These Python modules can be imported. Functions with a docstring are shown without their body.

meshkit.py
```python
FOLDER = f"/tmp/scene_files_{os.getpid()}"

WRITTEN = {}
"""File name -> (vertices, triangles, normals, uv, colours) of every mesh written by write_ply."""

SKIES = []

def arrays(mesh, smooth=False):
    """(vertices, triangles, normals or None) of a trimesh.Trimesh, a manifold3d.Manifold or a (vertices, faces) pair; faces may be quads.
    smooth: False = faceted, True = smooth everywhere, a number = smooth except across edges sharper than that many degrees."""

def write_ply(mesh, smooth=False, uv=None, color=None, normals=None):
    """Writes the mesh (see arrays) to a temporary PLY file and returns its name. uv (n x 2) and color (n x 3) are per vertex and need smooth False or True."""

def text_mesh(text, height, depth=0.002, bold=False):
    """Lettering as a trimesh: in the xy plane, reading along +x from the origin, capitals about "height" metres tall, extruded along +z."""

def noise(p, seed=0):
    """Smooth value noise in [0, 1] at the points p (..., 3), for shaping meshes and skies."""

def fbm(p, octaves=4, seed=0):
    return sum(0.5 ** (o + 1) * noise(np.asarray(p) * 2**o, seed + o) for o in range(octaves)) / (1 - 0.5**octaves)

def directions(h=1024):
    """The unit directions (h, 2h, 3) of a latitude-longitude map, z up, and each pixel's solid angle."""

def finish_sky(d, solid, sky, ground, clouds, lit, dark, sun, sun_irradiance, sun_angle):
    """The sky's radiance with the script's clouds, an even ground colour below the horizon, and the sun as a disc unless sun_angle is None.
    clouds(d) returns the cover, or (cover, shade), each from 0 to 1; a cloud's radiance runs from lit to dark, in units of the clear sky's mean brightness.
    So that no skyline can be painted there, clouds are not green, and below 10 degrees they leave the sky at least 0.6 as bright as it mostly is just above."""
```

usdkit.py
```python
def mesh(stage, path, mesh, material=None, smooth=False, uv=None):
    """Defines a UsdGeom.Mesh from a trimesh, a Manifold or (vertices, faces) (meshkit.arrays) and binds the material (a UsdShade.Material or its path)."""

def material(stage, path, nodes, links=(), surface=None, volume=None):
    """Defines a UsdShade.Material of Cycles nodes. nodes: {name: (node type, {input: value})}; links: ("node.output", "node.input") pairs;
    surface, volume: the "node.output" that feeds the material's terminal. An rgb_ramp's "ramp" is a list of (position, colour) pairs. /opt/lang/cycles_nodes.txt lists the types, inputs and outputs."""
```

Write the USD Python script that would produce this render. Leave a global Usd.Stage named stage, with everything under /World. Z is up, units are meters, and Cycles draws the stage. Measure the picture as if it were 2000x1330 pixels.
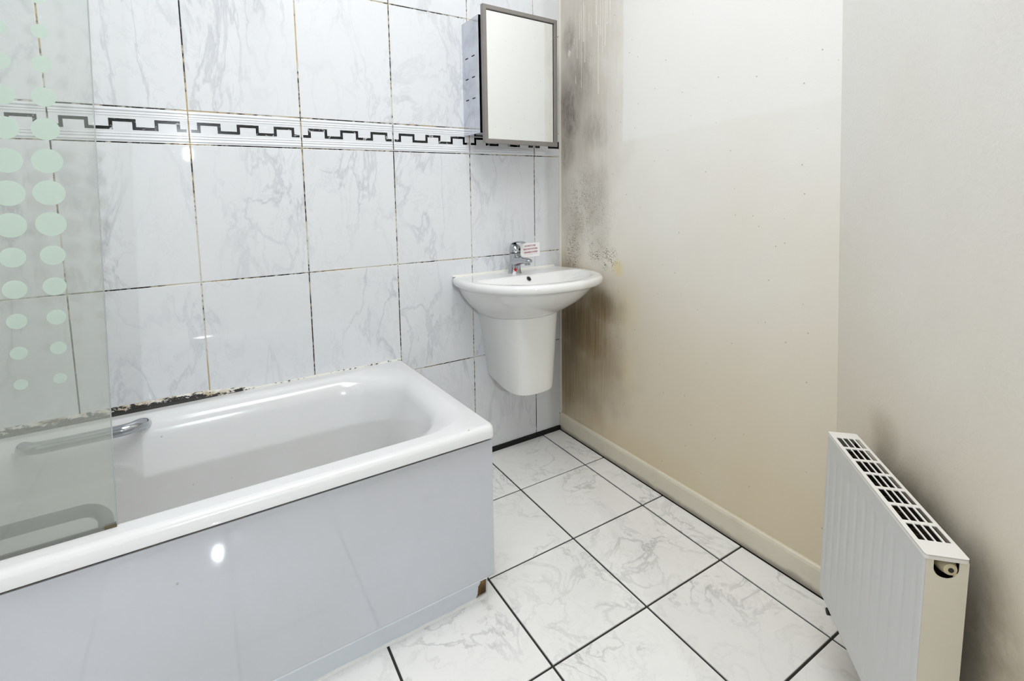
import math
import numpy as np
import trimesh
import shapely.geometry as sg
from shapely import affinity
import usdkit
import meshkit
from pxr import Usd, UsdGeom, UsdLux, UsdShade, Gf, Sdf

stage = Usd.Stage.CreateInMemory()
UsdGeom.SetStageUpAxis(stage, 'Z')
UsdGeom.SetStageMetersPerUnit(stage, 1.0)
UsdGeom.Xform.Define(stage, '/World')
UsdGeom.Scope.Define(stage, '/World/Looks')
rng = np.random.default_rng(7)

# ------------------------------------------------------------------ camera, light, exposure
F_PX, CY = 963.08, 477.70
C = np.array([-1.3094, -1.7016, 1.0650])
YAW, PIT, ROL = 0.5598, -0.1045, -0.0137
fw = np.array([math.sin(YAW) * math.cos(PIT), math.cos(YAW) * math.cos(PIT), math.sin(PIT)])
rt0 = np.array([math.cos(YAW), -math.sin(YAW), 0.0])
up0 = np.cross(rt0, fw)
rt = math.cos(ROL) * rt0 + math.sin(ROL) * up0
up = -math.sin(ROL) * rt0 + math.cos(ROL) * up0
cam = UsdGeom.Camera.Define(stage, '/World/camera')
cam.CreateHorizontalApertureAttr(36.0)
cam.CreateVerticalApertureAttr(36.0 * 1330 / 2000)
cam.CreateFocalLengthAttr(36.0 * F_PX / 2000)
cam.CreateVerticalApertureOffsetAttr(-(665 - CY) / 2000 * 36.0)
cam.CreateClippingRangeAttr((0.02, 100.0))
cam.CreateExposureAttr(3.98)
cam.AddTransformOp().Set(Gf.Matrix4d(*rt, 0, *up, 0, *(-fw), 0, *C, 1))

LAMP = dict(x=-0.95, y=-1.45, z=2.745, w=1.1, h=1.75, power=0.36)  # unseen broad overhead source, added in place of flash bounced off the ceiling
WIN = dict(x=-1.375, z=1.44, w=0.034, h=0.085, y=-3.5, power=165.0)  # unseen small bright source for the glints, added in the form of a window


def area_light(cls, path, loc, direction, intensity, color):
    l = cls.Define(stage, path)
    d = -np.asarray(direction, float)
    d /= np.linalg.norm(d)
    a = np.cross([0, 1, 0] if abs(d[1]) < 0.9 else [0, 0, 1], d)
    a /= np.linalg.norm(a)
    b = np.cross(d, a)
    l.AddTransformOp().Set(Gf.Matrix4d(*a, 0, *b, 0, *d, 0, *loc, 1))
    l.CreateIntensityAttr(intensity)
    l.CreateColorAttr(Gf.Vec3f(*color))
    return l


lamp_light = area_light(UsdLux.RectLight, '/World/ceiling_light_source', (LAMP['x'], LAMP['y'], LAMP['z']), (0, 0, -1), LAMP['power'], (0.985, 0.99, 1.0))
lamp_light.CreateWidthAttr(LAMP['w'])
lamp_light.CreateHeightAttr(LAMP['h'])
win_light = area_light(UsdLux.RectLight, '/World/window_daylight', (WIN['x'], WIN['y'] - 0.012, WIN['z']), (0, 1, 0), WIN['power'], (0.86, 0.94, 1.0))
win_light.CreateWidthAttr(WIN['w'])
win_light.CreateHeightAttr(WIN['h'])

# ------------------------------------------------------------------ prim helpers
used = {}


def path_for(name, parent):
    base = str(parent.GetPath()) if parent is not None else '/World'
    k = (base, name)
    n = used.get(k, 0)
    used[k] = n + 1
    return f'{base}/{name}' if n == 0 else f'{base}/{name}_{n:03d}'


def tag(p, label=None, cat=None, group=None, kind=None):
    p = p.GetPrim() if hasattr(p, 'GetPrim') else p
    for k, v in (('label', label), ('category', cat), ('group', group), ('kind', kind)):
        if v:
            p.SetCustomDataByKey(k, v)
    return p


def obj(name, mesh, mat, parent=None, smooth=False, label=None, cat=None, group=None, kind=None):
    m = usdkit.mesh(stage, path_for(name, parent), mesh, mat, smooth=smooth)
    return tag(m.GetPrim(), label, cat, group, kind)


def thing(name, label, cat, loc=(0, 0, 0), kind=None):
    x = UsdGeom.Xform.Define(stage, path_for(name, None))
    x.AddTranslateOp().Set(Gf.Vec3d(*map(float, loc)))
    return tag(x.GetPrim(), label, cat, None, kind)


# ------------------------------------------------------------------ mesh helpers
def box(x0, x1, y0, y1, z0, z1):
    b = trimesh.creation.box(extents=(x1 - x0, y1 - y0, z1 - z0))
    b.apply_translation(((x0 + x1) / 2, (y0 + y1) / 2, (z0 + z1) / 2))
    return b


def cat(*m):
    return trimesh.util.concatenate(list(m))


def moved(m, loc):
    m = m.copy()
    m.apply_translation(loc)
    return m


def prism(poly, h0, h1, bevel=0.0):
    """Convex polygon (k x 2, any winding) extruded from h0 to h1; the h1 face is inset by bevel."""
    p = np.asarray(poly, float)
    a = 0.5 * np.sum(p[:, 0] * np.roll(p[:, 1], -1) - np.roll(p[:, 0], -1) * p[:, 1])
    if a < 0:
        p = p[::-1]
    k = len(p)
    lo = np.c_[p, np.full(k, h0)]
    rings = [lo]
    if bevel > 0:
        q = np.array(sg.Polygon(p).buffer(-bevel, join_style='mitre').exterior.coords)[:-1]
        if len(q) == k:
            b = 0.5 * np.sum(q[:, 0] * np.roll(q[:, 1], -1) - np.roll(q[:, 0], -1) * q[:, 1])
            q = q if b > 0 else q[::-1]
            s = np.argmin(((q - p[0]) ** 2).sum(1))
            q = np.roll(q, -s, 0)
            s3 = 1 - 0.42
            mid = p + (q - p) * 0.3
            rings += [np.c_[p, np.full(k, h1 - np.sign(h1 - h0) * bevel)], np.c_[mid, np.full(k, h1 - np.sign(h1 - h0) * bevel * 0.3)], np.c_[q, np.full(k, h1)]]
        else:
            rings.append(np.c_[p, np.full(k, h1)])
    else:
        rings.append(np.c_[p, np.full(k, h1)])
    return loft(rings, cap0=True, cap1=True)


def loft(rings, cap0=False, cap1=False, closed=True):
    r = [np.asarray(x, float) for x in rings]
    k = len(r[0])
    v = np.vstack(r)
    f = []
    kk = k if closed else k - 1
    for i in range(len(r) - 1):
        for j in range(kk):
            a, b = i * k + j, i * k + (j + 1) % k
            f += [(a, b, b + k), (a, b + k, a + k)]
    extra = []
    for cap, ring, off, flip in ((cap0, r[0], 0, True), (cap1, r[-1], (len(r) - 1) * k, False)):
        if cap:
            c = len(v) + len(extra)
            extra.append(ring.mean(0))
            for j in range(k):
                t = (off + j, off + (j + 1) % k, c)
                f.append(t[::-1] if flip else t)
    if extra:
        v = np.vstack([v, extra])
    m = trimesh.Trimesh(v, np.array(f), process=False)
    if closed and m.is_watertight and m.volume < 0:
        m.invert()
    return m


def grid(P):
    """P: (a, b, 3) grid of points -> open sheet."""
    P = np.asarray(P, float)
    a, b = P.shape[:2]
    i, j = np.meshgrid(np.arange(a - 1), np.arange(b - 1), indexing='ij')
    q = (i * b + j).ravel()
    f = np.c_[q, q + b, q + b + 1, q + 1]
    f = np.vstack([f[:, [0, 1, 2]], f[:, [0, 2, 3]]])
    return trimesh.Trimesh(P.reshape(-1, 3), f, process=False)


def tube(path, r, n=16, caps=True):
    p = np.asarray(path, float)
    rr = np.broadcast_to(r, len(p))
    t = np.gradient(p, axis=0)
    t /= np.linalg.norm(t, axis=1, keepdims=True)
    u = np.cross(t[0], [0, 0, 1.0] if abs(t[0][2]) < 0.9 else [1.0, 0, 0])
    u /= np.linalg.norm(u)
    rings = []
    for i in range(len(p)):
        u = u - t[i] * (u @ t[i])
        u /= np.linalg.norm(u)
        w = np.cross(t[i], u)
        a = np.linspace(0, 2 * np.pi, n, endpoint=False)[:, None]
        rings.append(p[i] + rr[i] * (np.cos(a) * u + np.sin(a) * w))
    return loft(rings, caps, caps)


def catmull(pts, n=8):
    p = np.asarray(pts, float)
    p = np.vstack([2 * p[0] - p[1], p, 2 * p[-1] - p[-2]])
    out = []
    for i in range(1, len(p) - 2):
        for s in np.linspace(0, 1, n, endpoint=False):
            a, b, c, d = p[i - 1:i + 3]
            out.append(0.5 * (2 * b + (c - a) * s + (2 * a - 5 * b + 4 * c - d) * s ** 2 + (3 * b - a - 3 * c + d) * s ** 3))
    out.append(p[-2])
    return np.array(out)


def cyl(r, h, loc=(0, 0, 0), axis=(0, 0, 1), n=32):
    c = np.asarray(loc, float)
    a = np.asarray(axis, float) / np.linalg.norm(axis)
    return tube([c, c + a * h], r, n)


def rrect(x0, x1, y0, y1, r, n=12, m=10):
    """Rounded rectangle with fixed point counts: n per corner, m inside each straight side; counter-clockwise from the lower right."""
    out = []
    cs = [(x1 - r, y0 + r, -90), (x1 - r, y1 - r, 0), (x0 + r, y1 - r, 90), (x0 + r, y0 + r, 180)]
    arcs = []
    for cx, cy, a0 in cs:
        a = np.radians(a0 + np.linspace(0, 90, n))
        arcs.append(np.c_[cx + r * np.cos(a), cy + r * np.sin(a)])
    for i in range(4):
        out.append(arcs[i])
        A, B = arcs[i][-1], arcs[(i + 1) % 4][0]
        s = np.linspace(0, 1, m + 2)[1:-1, None]
        out.append(A + (B - A) * s)
    return np.vstack(out)


def text_lines(text, height, depth):
    return meshkit.text_mesh(text, height, depth, bold=True)


# ------------------------------------------------------------------ materials
class Mat:
    def __init__(self):
        self.n, self.l, self.k = {}, [], 0

    def add(self, kind, inputs=None, **links):
        self.k += 1
        nm = f'{kind}_{self.k}'
        ins = dict(inputs or {})
        self.n[nm] = (kind, ins)
        for sock, src in links.items():
            self.l.append((src, f'{nm}.{sock}'))
        return nm

    def pos(self):
        if not hasattr(self, '_p'):
            self._p = self.add('geometry') + '.position'
        return self._p

    def val(self, op, a, b=None, clamp=False, c=None):
        ins, links = {'math_type': op, 'use_clamp': clamp}, {}
        for s, x in (('value1', a), ('value2', b), ('value3', c)):
            if x is None:
                continue
            if isinstance(x, str):
                links[s] = x
            else:
                ins[s] = float(x)
        return self.add('math', ins, **links) + '.value'

    def noise(self, scale, detail=3, vec=None, stretch=None, rough=0.5, dist=0.0, rot=None):
        v = vec or self.pos()
        if stretch is not None or rot is not None:
            v = self.add('mapping', {'mapping_type': 'point', 'scale': stretch or (1, 1, 1), 'rotation': rot or (0, 0, 0)}, vector=v) + '.vector'
        return self.add('noise_texture', {'scale': scale, 'detail': detail, 'roughness': rough, 'distortion': dist}, vector=v) + '.fac'

    def ramp(self, fac, stops, interp=True):
        return self.add('rgb_ramp', {'ramp': [(p, (c, c, c) if np.isscalar(c) else c) for p, c in stops], 'interpolate': interp}, fac=fac) + '.color'

    def mr(self, v, a, b, c=0.0, d=1.0, kind='smoothstep'):
        return self.add('map_range', {'range_type': kind, 'from_min': a, 'from_max': b, 'to_min': c, 'to_max': d, 'clamp': True}, value=v) + '.result'

    def mix(self, fac, a, b, kind='mix'):
        ins, links = {'mix_type': kind}, {}
        for s, x in (('fac', fac), ('color1', a), ('color2', b)):
            if isinstance(x, str):
                links[s] = x
            else:
                ins[s] = x
        return self.add('mix', ins, **links) + '.color'

    def bump(self, height, strength=0.3, distance=0.002):
        return self.add('bump', {'strength': strength, 'distance': distance}, height=height) + '.normal'

    def blob(self, c, r, warp=None):
        """1 in the middle of an ellipsoid, 0 outside it; warp: a socket added to the distance."""
        d = self.add('vector_math', {'math_type': 'subtract', 'vector2': c}, vector1=self.pos()) + '.vector'
        d = self.add('vector_math', {'math_type': 'multiply', 'vector2': tuple(1.0 / x for x in r)}, vector1=d) + '.vector'
        d = self.add('vector_math', {'math_type': 'length'}, vector1=d) + '.value'
        if warp:
            d = self.val('add', d, warp)
        return self.mr(d, 0.15, 1.0, 1.0, 0.0)

    def done(self, name, base, rough=0.5, normal=None, **kw):
        ins, links = {}, {}
        for s, x in dict(base_color=base, roughness=rough, normal=normal, **kw).items():
            if x is None:
                continue
            if isinstance(x, str):
                links[s] = x
            else:
                ins[s] = x
        p = self.add('principled_bsdf', ins, **links)
        return usdkit.material(stage, f'/World/Looks/{name}', self.n, self.l, surface=p + '.BSDF')

    def surface(self, name, socket):
        return usdkit.material(stage, f'/World/Looks/{name}', self.n, self.l, surface=socket)


def plain(name, color, rough=0.5, **kw):
    return Mat().done(name, color, rough, **kw)


def marble(name, white, grey, amount, rough, scale=1.0, rot=(0.5, 0.9, 0.3), coat=0.0):
    m = Mat()
    r = m.add('object_info') + '.random'
    off = m.add('combine_xyz', {}, x=m.val('multiply', r, 17.3), y=m.val('multiply', r, 41.7), z=m.val('multiply', r, 29.1)) + '.vector'
    v = m.add('vector_math', {'math_type': 'add'}, vector1=m.pos(), vector2=off) + '.vector'
    n1 = m.noise(6.5 * scale, 8, v, (1.0, 1.0, 0.40), 0.58, 0.55, rot)
    vein = m.ramp(n1, [(0.0, 0.0), (0.475, 0.0), (0.497, 0.85), (0.503, 0.85), (0.525, 0.0), (1.0, 0.0)])
    n2 = m.noise(4.0 * scale, 3, v, (1, 1, 0.6), 0.5, 0.2, rot)
    patch = m.ramp(n2, [(0.0, 0.12), (0.42, 0.2), (0.66, 1.0), (1.0, 1.0)])
    n3 = m.noise(13 * scale, 8, v, (1, 1, 0.5), 0.66, 0.6, (rot[0] + 0.3, rot[1], rot[2]))
    fine = m.ramp(n3, [(0.0, 0.0), (0.475, 0.0), (0.5, 0.7), (0.525, 0.0), (1.0, 0.0)])
    a = m.mix(1.0, vein, patch, 'multiply')
    b = m.mix(0.5, (0, 0, 0), m.mix(1.0, fine, patch, 'multiply'))
    n4 = m.noise(7 * scale, 6, v, (1, 1, 0.45), 0.6, 0.4, rot)
    cloud = m.mix(1.0, m.ramp(n4, [(0.0, 0.0), (0.48, 0.0), (0.75, 0.5), (1, 0.6)]), m.ramp(n2, [(0, 0.08), (0.4, 0.1), (0.7, 1), (1, 1)]), 'multiply')
    t = m.mix(1.0, m.mix(1.0, a, b, 'add'), m.mix(0.6, (0, 0, 0), cloud), 'add')
    fac = m.add('rgb_to_bw', {}, color=m.mix(1.0, t, (amount, amount, amount), 'multiply')) + '.val'
    col = m.mix(m.val('minimum', fac, 0.9), white, grey)
    return m.done(name, col, rough, specular_ior_level=0.5)


M = {}
M['wall_tile'] = marble('wall_tile_marble', (0.73, 0.745, 0.768), (0.35, 0.37, 0.42), 0.46, 0.02)
M['floor_tile'] = marble('floor_tile_marble', (0.87, 0.865, 0.845), (0.34, 0.345, 0.35), 0.50, 0.05, 1.0, (0.9, 0.4, 0.8))
M['border'] = plain('border_tile_glaze', (0.74, 0.755, 0.785), 0.09)


def make_grout():
    m = Mat()
    n1 = m.noise(4.0, 3, None, (1, 1, 0.7), 0.55)
    n2 = m.noise(70, 3)
    tone = m.mix(m.ramp(m.noise(6.5, 2), [(0, 0.0), (0.45, 0.0), (0.6, 1.0), (1, 1.0)]), (0.62, 0.58, 0.50), (0.50, 0.38, 0.21))
    k = m.val('add', m.val('multiply', n2, 0.42), m.val('multiply', n1, 0.75))
    black = m.ramp(k, [(0.0, 1.0), (0.545, 1.0), (0.63, 0.0), (1.0, 0.0)])
    return m.done('stained_wall_grout', m.mix(black, tone, (0.025, 0.022, 0.02)), 0.85)


def make_key():
    m = Mat()
    n = m.noise(45, 5, None, (1, 1, 1), 0.6, 0.8)
    v = m.ramp(n, [(0, 0), (0.60, 0), (0.66, 1.0), (0.70, 0.2), (1, 1.0)])
    return m.done('black_marble_band', m.mix(v, (0.008, 0.008, 0.009), (0.6, 0.6, 0.62)), 0.12)


M['grout'] = make_grout()
M['key'] = make_key()
M['floor_grout'] = plain('dark_floor_grout', (0.028, 0.026, 0.022), 0.9)
M['black_gap'] = plain('black_silicone', (0.008, 0.008, 0.009), 0.9)
M['white_gloss'] = plain('white_gloss', (0.80, 0.80, 0.79), 0.2)
WX = 0.01


def make_cream(name, stained):
    m = Mat()
    zz = m.add('separate_xyz', {}, vector=m.pos()) + '.z'
    age = m.mr(m.val('add', zz, m.val('multiply', m.noise(2.2, 3), 0.5)), 0.45, 1.55)  # paint runs darker and yellower towards the floor
    base = m.mix(age, (0.73, 0.645, 0.49), (0.835, 0.825, 0.79))
    streak = m.noise(1.0, 5, None, (170, 170, 4.5), 0.65)
    soft = m.noise(3.0, 3)
    col = m.mix(m.ramp(soft, [(0, 0.0), (0.35, 0.0), (0.7, 0.25), (1, 0.3)]), base, (0.76, 0.70, 0.58))
    hgt = m.mix(0.5, m.noise(1.0, 4, None, (60, 60, 8), 0.6), m.noise(220, 3))
    if stained:
        w = m.val('multiply', m.val('subtract', m.noise(8, 5, None, (1, 1, 0.7), 0.55), 0.5), 0.8)
        strk = m.mr(streak, 0.25, 0.75, 0.70, 1.0)

        def layer(col, blobs, color, gain, tex=None):
            s = None
            for (y, z), (ry, rz), k in blobs:
                b = m.val('multiply', m.blob((WX, y, z), (0.5, ry, rz), w), k)
                s = b if s is None else m.val('maximum', s, b)
            s = m.val('multiply', s, gain)
            if tex:
                s = m.val('multiply', s, tex)
            return m.mix(m.val('minimum', s, 0.93), col, color)

        # general greying of the damp corner strip
        col = layer(col, [((-0.14, 1.80), (0.42, 0.60), 0.85), ((-0.12, 1.35), (0.36, 0.50), 1.0), ((-0.05, 1.05), (0.27, 0.30), 0.7)], (0.46, 0.395, 0.315), 0.68, strk)
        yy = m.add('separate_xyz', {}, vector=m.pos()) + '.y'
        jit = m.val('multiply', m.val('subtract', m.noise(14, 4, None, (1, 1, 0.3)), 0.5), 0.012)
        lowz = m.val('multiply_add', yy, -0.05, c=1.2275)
        bounce_patch = m.val('multiply', m.mr(m.val('add', yy, jit), -0.372, -0.360, 1.0, 0.0), m.mr(m.val('subtract', m.val('add', zz, jit), lowz), -0.012, 0.010, 0.0, 1.0))  # light bounced off the mirror, painted in as a paler rectangle
        col = m.mix(m.val('multiply', bounce_patch, 0.72), col, (0.85, 0.845, 0.825))
        # brown under the basin: damp stain with the basin shadow painted into it
        col = layer(col, [((-0.15, 0.50), (0.32, 0.30), 1.0), ((-0.25, 0.60), (0.19, 0.13), 1.0), ((-0.08, 0.28), (0.32, 0.34), 0.72), ((-0.02, 0.62), (0.20, 0.3), 0.8), ((-0.20, 0.40), (0.30, 0.40), 0.75), ((-0.09, 0.30), (0.36, 0.36), 0.85)], (0.245, 0.162, 0.066), 0.97, strk)
        col = layer(col, [((-0.05, 0.44), (0.10, 0.26), 1.0), ((-0.285, 0.635), (0.09, 0.07), 0.7), ((-0.04, 0.22), (0.06, 0.2), 0.5)], (0.125, 0.104, 0.072), 0.5, strk)
        # grey and black mould by the cabinet
        col = layer(col, [((-0.045, 1.43), (0.085, 0.13), 0.9), ((-0.065, 1.36), (0.08, 0.12), 1.0), ((-0.06, 1.69), (0.06, 0.09), 0.75), ((-0.22, 1.30), (0.10, 0.10), 0.6), ((-0.04, 1.24), (0.08, 0.10), 0.6), ((-0.13, 1.52), (0.10, 0.2), 0.55)], (0.14, 0.115, 0.09), 0.66, m.mr(m.noise(55, 5, None, (1, 1, 0.4), 0.7), 0.3, 0.65, 0.3, 1.0))
        # speckled mould above the basin
        vor = m.add('voronoi_texture', {'scale': 210.0, 'randomness': 1.0}, vector=m.pos()) + '.distance'
        dots = m.mr(vor, 0.30, 0.42, 1.0, 0.0)
        dots = m.val('multiply', dots, m.mr(m.noise(30, 2), 0.34, 0.52))
        col = layer(col, [((-0.085, 0.86), (0.07, 0.14), 1.0), ((-0.07, 0.80), (0.06, 0.09), 1.0), ((-0.22, 0.83), (0.06, 0.07), 0.9), ((-0.30, 0.80), (0.08, 0.07), 1.0), ((-0.15, 1.0), (0.2, 0.22), 0.4)], (0.06, 0.05, 0.03), 1.6, dots)
        col = layer(col, [((-0.09, 0.90), (0.09, 0.16), 1.0), ((-0.22, 1.02), (0.11, 0.22), 0.9), ((-0.24, 0.86), (0.08, 0.12), 0.7)], (0.33, 0.29, 0.22), 0.5, strk)
        col = layer(col, [((-0.345, 0.775), (0.045, 0.05), 1.0), ((-0.40, 0.62), (0.08, 0.14), 0.28), ((-0.41, 0.40), (0.06, 0.14), 0.22)], (0.80, 0.66, 0.28), 0.6)
        # warm cast low on the wall, just above the skirting
        col = layer(col, [((-0.45, 0.09), (0.5, 0.12), 1.0), ((-0.95, 0.16), (0.3, 0.2), 0.7)], (0.72, 0.58, 0.36), 0.45)
        # sparse fly specks
        v2 = m.add('voronoi_texture', {'scale': 26.0, 'randomness': 1.0}, vector=m.pos()) + '.distance'
        col = m.mix(m.val('multiply', m.mr(v2, 0.035, 0.06, 1.0, 0.0), 0.55), col, (0.15, 0.12, 0.09))
    return m.done(name, col, 0.55, m.bump(hgt, 0.22, 0.0016), specular_ior_level=0.35)


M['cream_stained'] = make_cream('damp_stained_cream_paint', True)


def make_cream_diag():
    m = Mat()
    soft = m.noise(3.0, 3)
    zz = m.add('separate_xyz', {}, vector=m.pos()) + '.z'
    age = m.mr(m.val('add', zz, m.val('multiply', m.noise(2.2, 3), 0.5)), 0.45, 1.55)  # base tone deepens and yellows down the wall
    base = m.mix(age, (0.73, 0.65, 0.51), (0.85, 0.84, 0.81))
    col = m.mix(m.ramp(soft, [(0, 0.0), (0.35, 0.0), (0.7, 0.25), (1, 0.3)]), base, (0.74, 0.68, 0.56))
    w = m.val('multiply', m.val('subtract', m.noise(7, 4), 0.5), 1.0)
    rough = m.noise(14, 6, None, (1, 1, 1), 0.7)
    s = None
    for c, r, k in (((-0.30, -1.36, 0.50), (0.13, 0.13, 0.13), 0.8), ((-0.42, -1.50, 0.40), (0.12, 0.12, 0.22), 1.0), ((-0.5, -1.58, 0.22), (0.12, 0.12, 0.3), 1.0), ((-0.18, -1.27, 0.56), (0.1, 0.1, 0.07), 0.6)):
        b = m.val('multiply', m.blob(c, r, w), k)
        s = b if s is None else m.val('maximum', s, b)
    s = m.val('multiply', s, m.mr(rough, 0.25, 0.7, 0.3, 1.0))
    col = m.mix(m.val('multiply', s, 0.75), col, (0.22, 0.165, 0.095))  # brown stain and the radiator shadow painted on the wall together
    h = m.mix(0.6, m.noise(1.0, 5, None, (40, 40, 22), 0.65), m.noise(160, 4))
    return m.done('cream_wall_paint', col, 0.6, m.bump(h, 0.4, 0.002), specular_ior_level=0.3)


M['cream'] = make_cream_diag()
M['skirting'] = None


def make_skirt():
    m = Mat()
    n = m.noise(12, 5, None, (1, 1, 1.6), 0.6)
    z = m.add('separate_xyz', {}, vector=m.pos()) + '.z'
    low = m.mr(m.val('add', z, m.val('multiply', m.val('subtract', n, 0.5), 0.03)), 0.004, 0.022, 1.0, 0.0)
    col = m.mix(m.val('multiply', low, 0.6), (0.74, 0.69, 0.56), (0.12, 0.10, 0.08))
    g = m.ramp(n, [(0, 0), (0.52, 0), (0.75, 0.35), (1, 0.4)])
    col = m.mix(g, col, (0.52, 0.46, 0.34))
    return m.done('yellowed_skirting_paint', col, 0.4)


M['skirting'] = make_skirt()
M['ceiling'] = plain('ceiling_white', (0.82, 0.82, 0.81), 0.8)
M['drip'] = plain('cream_paint_drip', (0.83, 0.80, 0.73), 0.4)


def make_tub():
    m = Mat()
    v = m.add('voronoi_texture', {'scale': 17.0, 'randomness': 1.0}, vector=m.pos()) + '.distance'
    fl = m.val('multiply', m.mr(v, 0.03, 0.055, 1.0, 0.0), m.mr(m.noise(9, 2), 0.5, 0.6))
    n = m.noise(7, 4)
    z = m.add('separate_xyz', {}, vector=m.pos()) + '.z'
    film = m.val('multiply', m.mr(z, 0.22, 0.47, 0.22, 0.0), m.mr(n, 0.3, 0.7, 0.3, 1.0))
    col = m.mix(film, (0.75, 0.755, 0.755), (0.62, 0.59, 0.52))
    col = m.mix(m.val('multiply', fl, 0.6), col, (0.25, 0.2, 0.14))
    return m.done('white_bath_acrylic', col, m.val('add', m.val('multiply', film, 0.7), 0.13), coat_weight=0.25)


M['tub'] = make_tub()


def make_panel():
    m = Mat()
    n = m.noise(1.6, 3)
    v = m.add('voronoi_texture', {'scale': 11.0, 'randomness': 1.0}, vector=m.pos()) + '.distance'
    col = m.mix(m.ramp(n, [(0, 0), (0.4, 0), (0.7, 0.5), (1, 0.6)]), (0.545, 0.562, 0.605), (0.47, 0.466, 0.466))
    col = m.mix(m.val('multiply', m.mr(v, 0.02, 0.036, 1.0, 0.0), 0.6), col, (0.3, 0.28, 0.25))
    h = m.noise(3.0, 2)
    return m.done('white_panel_gloss', col, 0.05, m.bump(h, 0.04, 0.01))


M['panel'] = make_panel()
M['kick'] = plain('plinth_white', (0.66, 0.70, 0.75), 0.35)
M['ceramic'] = plain('white_ceramic', (0.82, 0.82, 0.81), 0.09, coat_weight=0.3)
M['pedestal'] = plain('white_ceramic_pedestal', (0.86, 0.86, 0.84), 0.14, coat_weight=0.2)
M['chrome'] = plain('chrome', (0.47, 0.49, 0.52), 0.09, metallic=1.0)
M['mirror'] = plain('mirror_silver', (0.93, 0.95, 0.93), 0.0, metallic=1.0)


def make_steel():
    m = Mat()
    n = m.noise(1.0, 4, None, (300, 300, 6))
    g = m.noise(12, 4)
    col = m.mix(m.ramp(g, [(0, 0), (0.45, 0), (0.7, 0.6), (1, 0.8)]), (0.66, 0.68, 0.73), (0.50, 0.51, 0.55))
    return m.done('polished_steel_side', col, m.mr(n, 0.2, 0.8, 0.10, 0.2, 'linear'), metallic=1.0)


M['steel'] = make_steel()
M['frame'] = plain('dull_metal_frame', (0.29, 0.27, 0.255), 0.36, metallic=0.8)
M['dark'] = plain('dark_slot', (0.012, 0.012, 0.012), 0.7)
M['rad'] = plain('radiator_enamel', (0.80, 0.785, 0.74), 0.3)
M['rad_front_shaded'] = plain('shaded_radiator_enamel', (0.63, 0.63, 0.615), 0.3)  # same enamel, darkened for the shade on the front face
M['rad_end_warm'] = plain('wall_lit_radiator_enamel', (0.74, 0.70, 0.58), 0.35)  # same enamel, with the warm reflection of the cream wall put in
M['valve'] = plain('yellowed_plastic', (0.62, 0.54, 0.36), 0.4)


def make_fin():
    m = Mat()
    n = m.noise(30, 3)
    return m.done('shaded_fins', m.mix(m.ramp(n, [(0, 0), (0.5, 0), (0.7, 1), (1, 1)]), (0.018, 0.016, 0.014), (0.10, 0.07, 0.045)), 0.7)  # near-black brown paints in the shade inside the radiator


M['fin'] = make_fin()
M['card'] = plain('white_card', (0.85, 0.84, 0.84), 0.5)
M['red_ink'] = plain('dark_red_ink', (0.28, 0.012, 0.03), 0.6)
M['pink_ink'] = plain('faded_ink', (0.45, 0.33, 0.35), 0.6)
M['red'] = plain('red_plastic', (0.50, 0.01, 0.012), 0.35)
M['seal_white'] = plain('cream_silicone', (0.82, 0.80, 0.73), 0.4)


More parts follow.
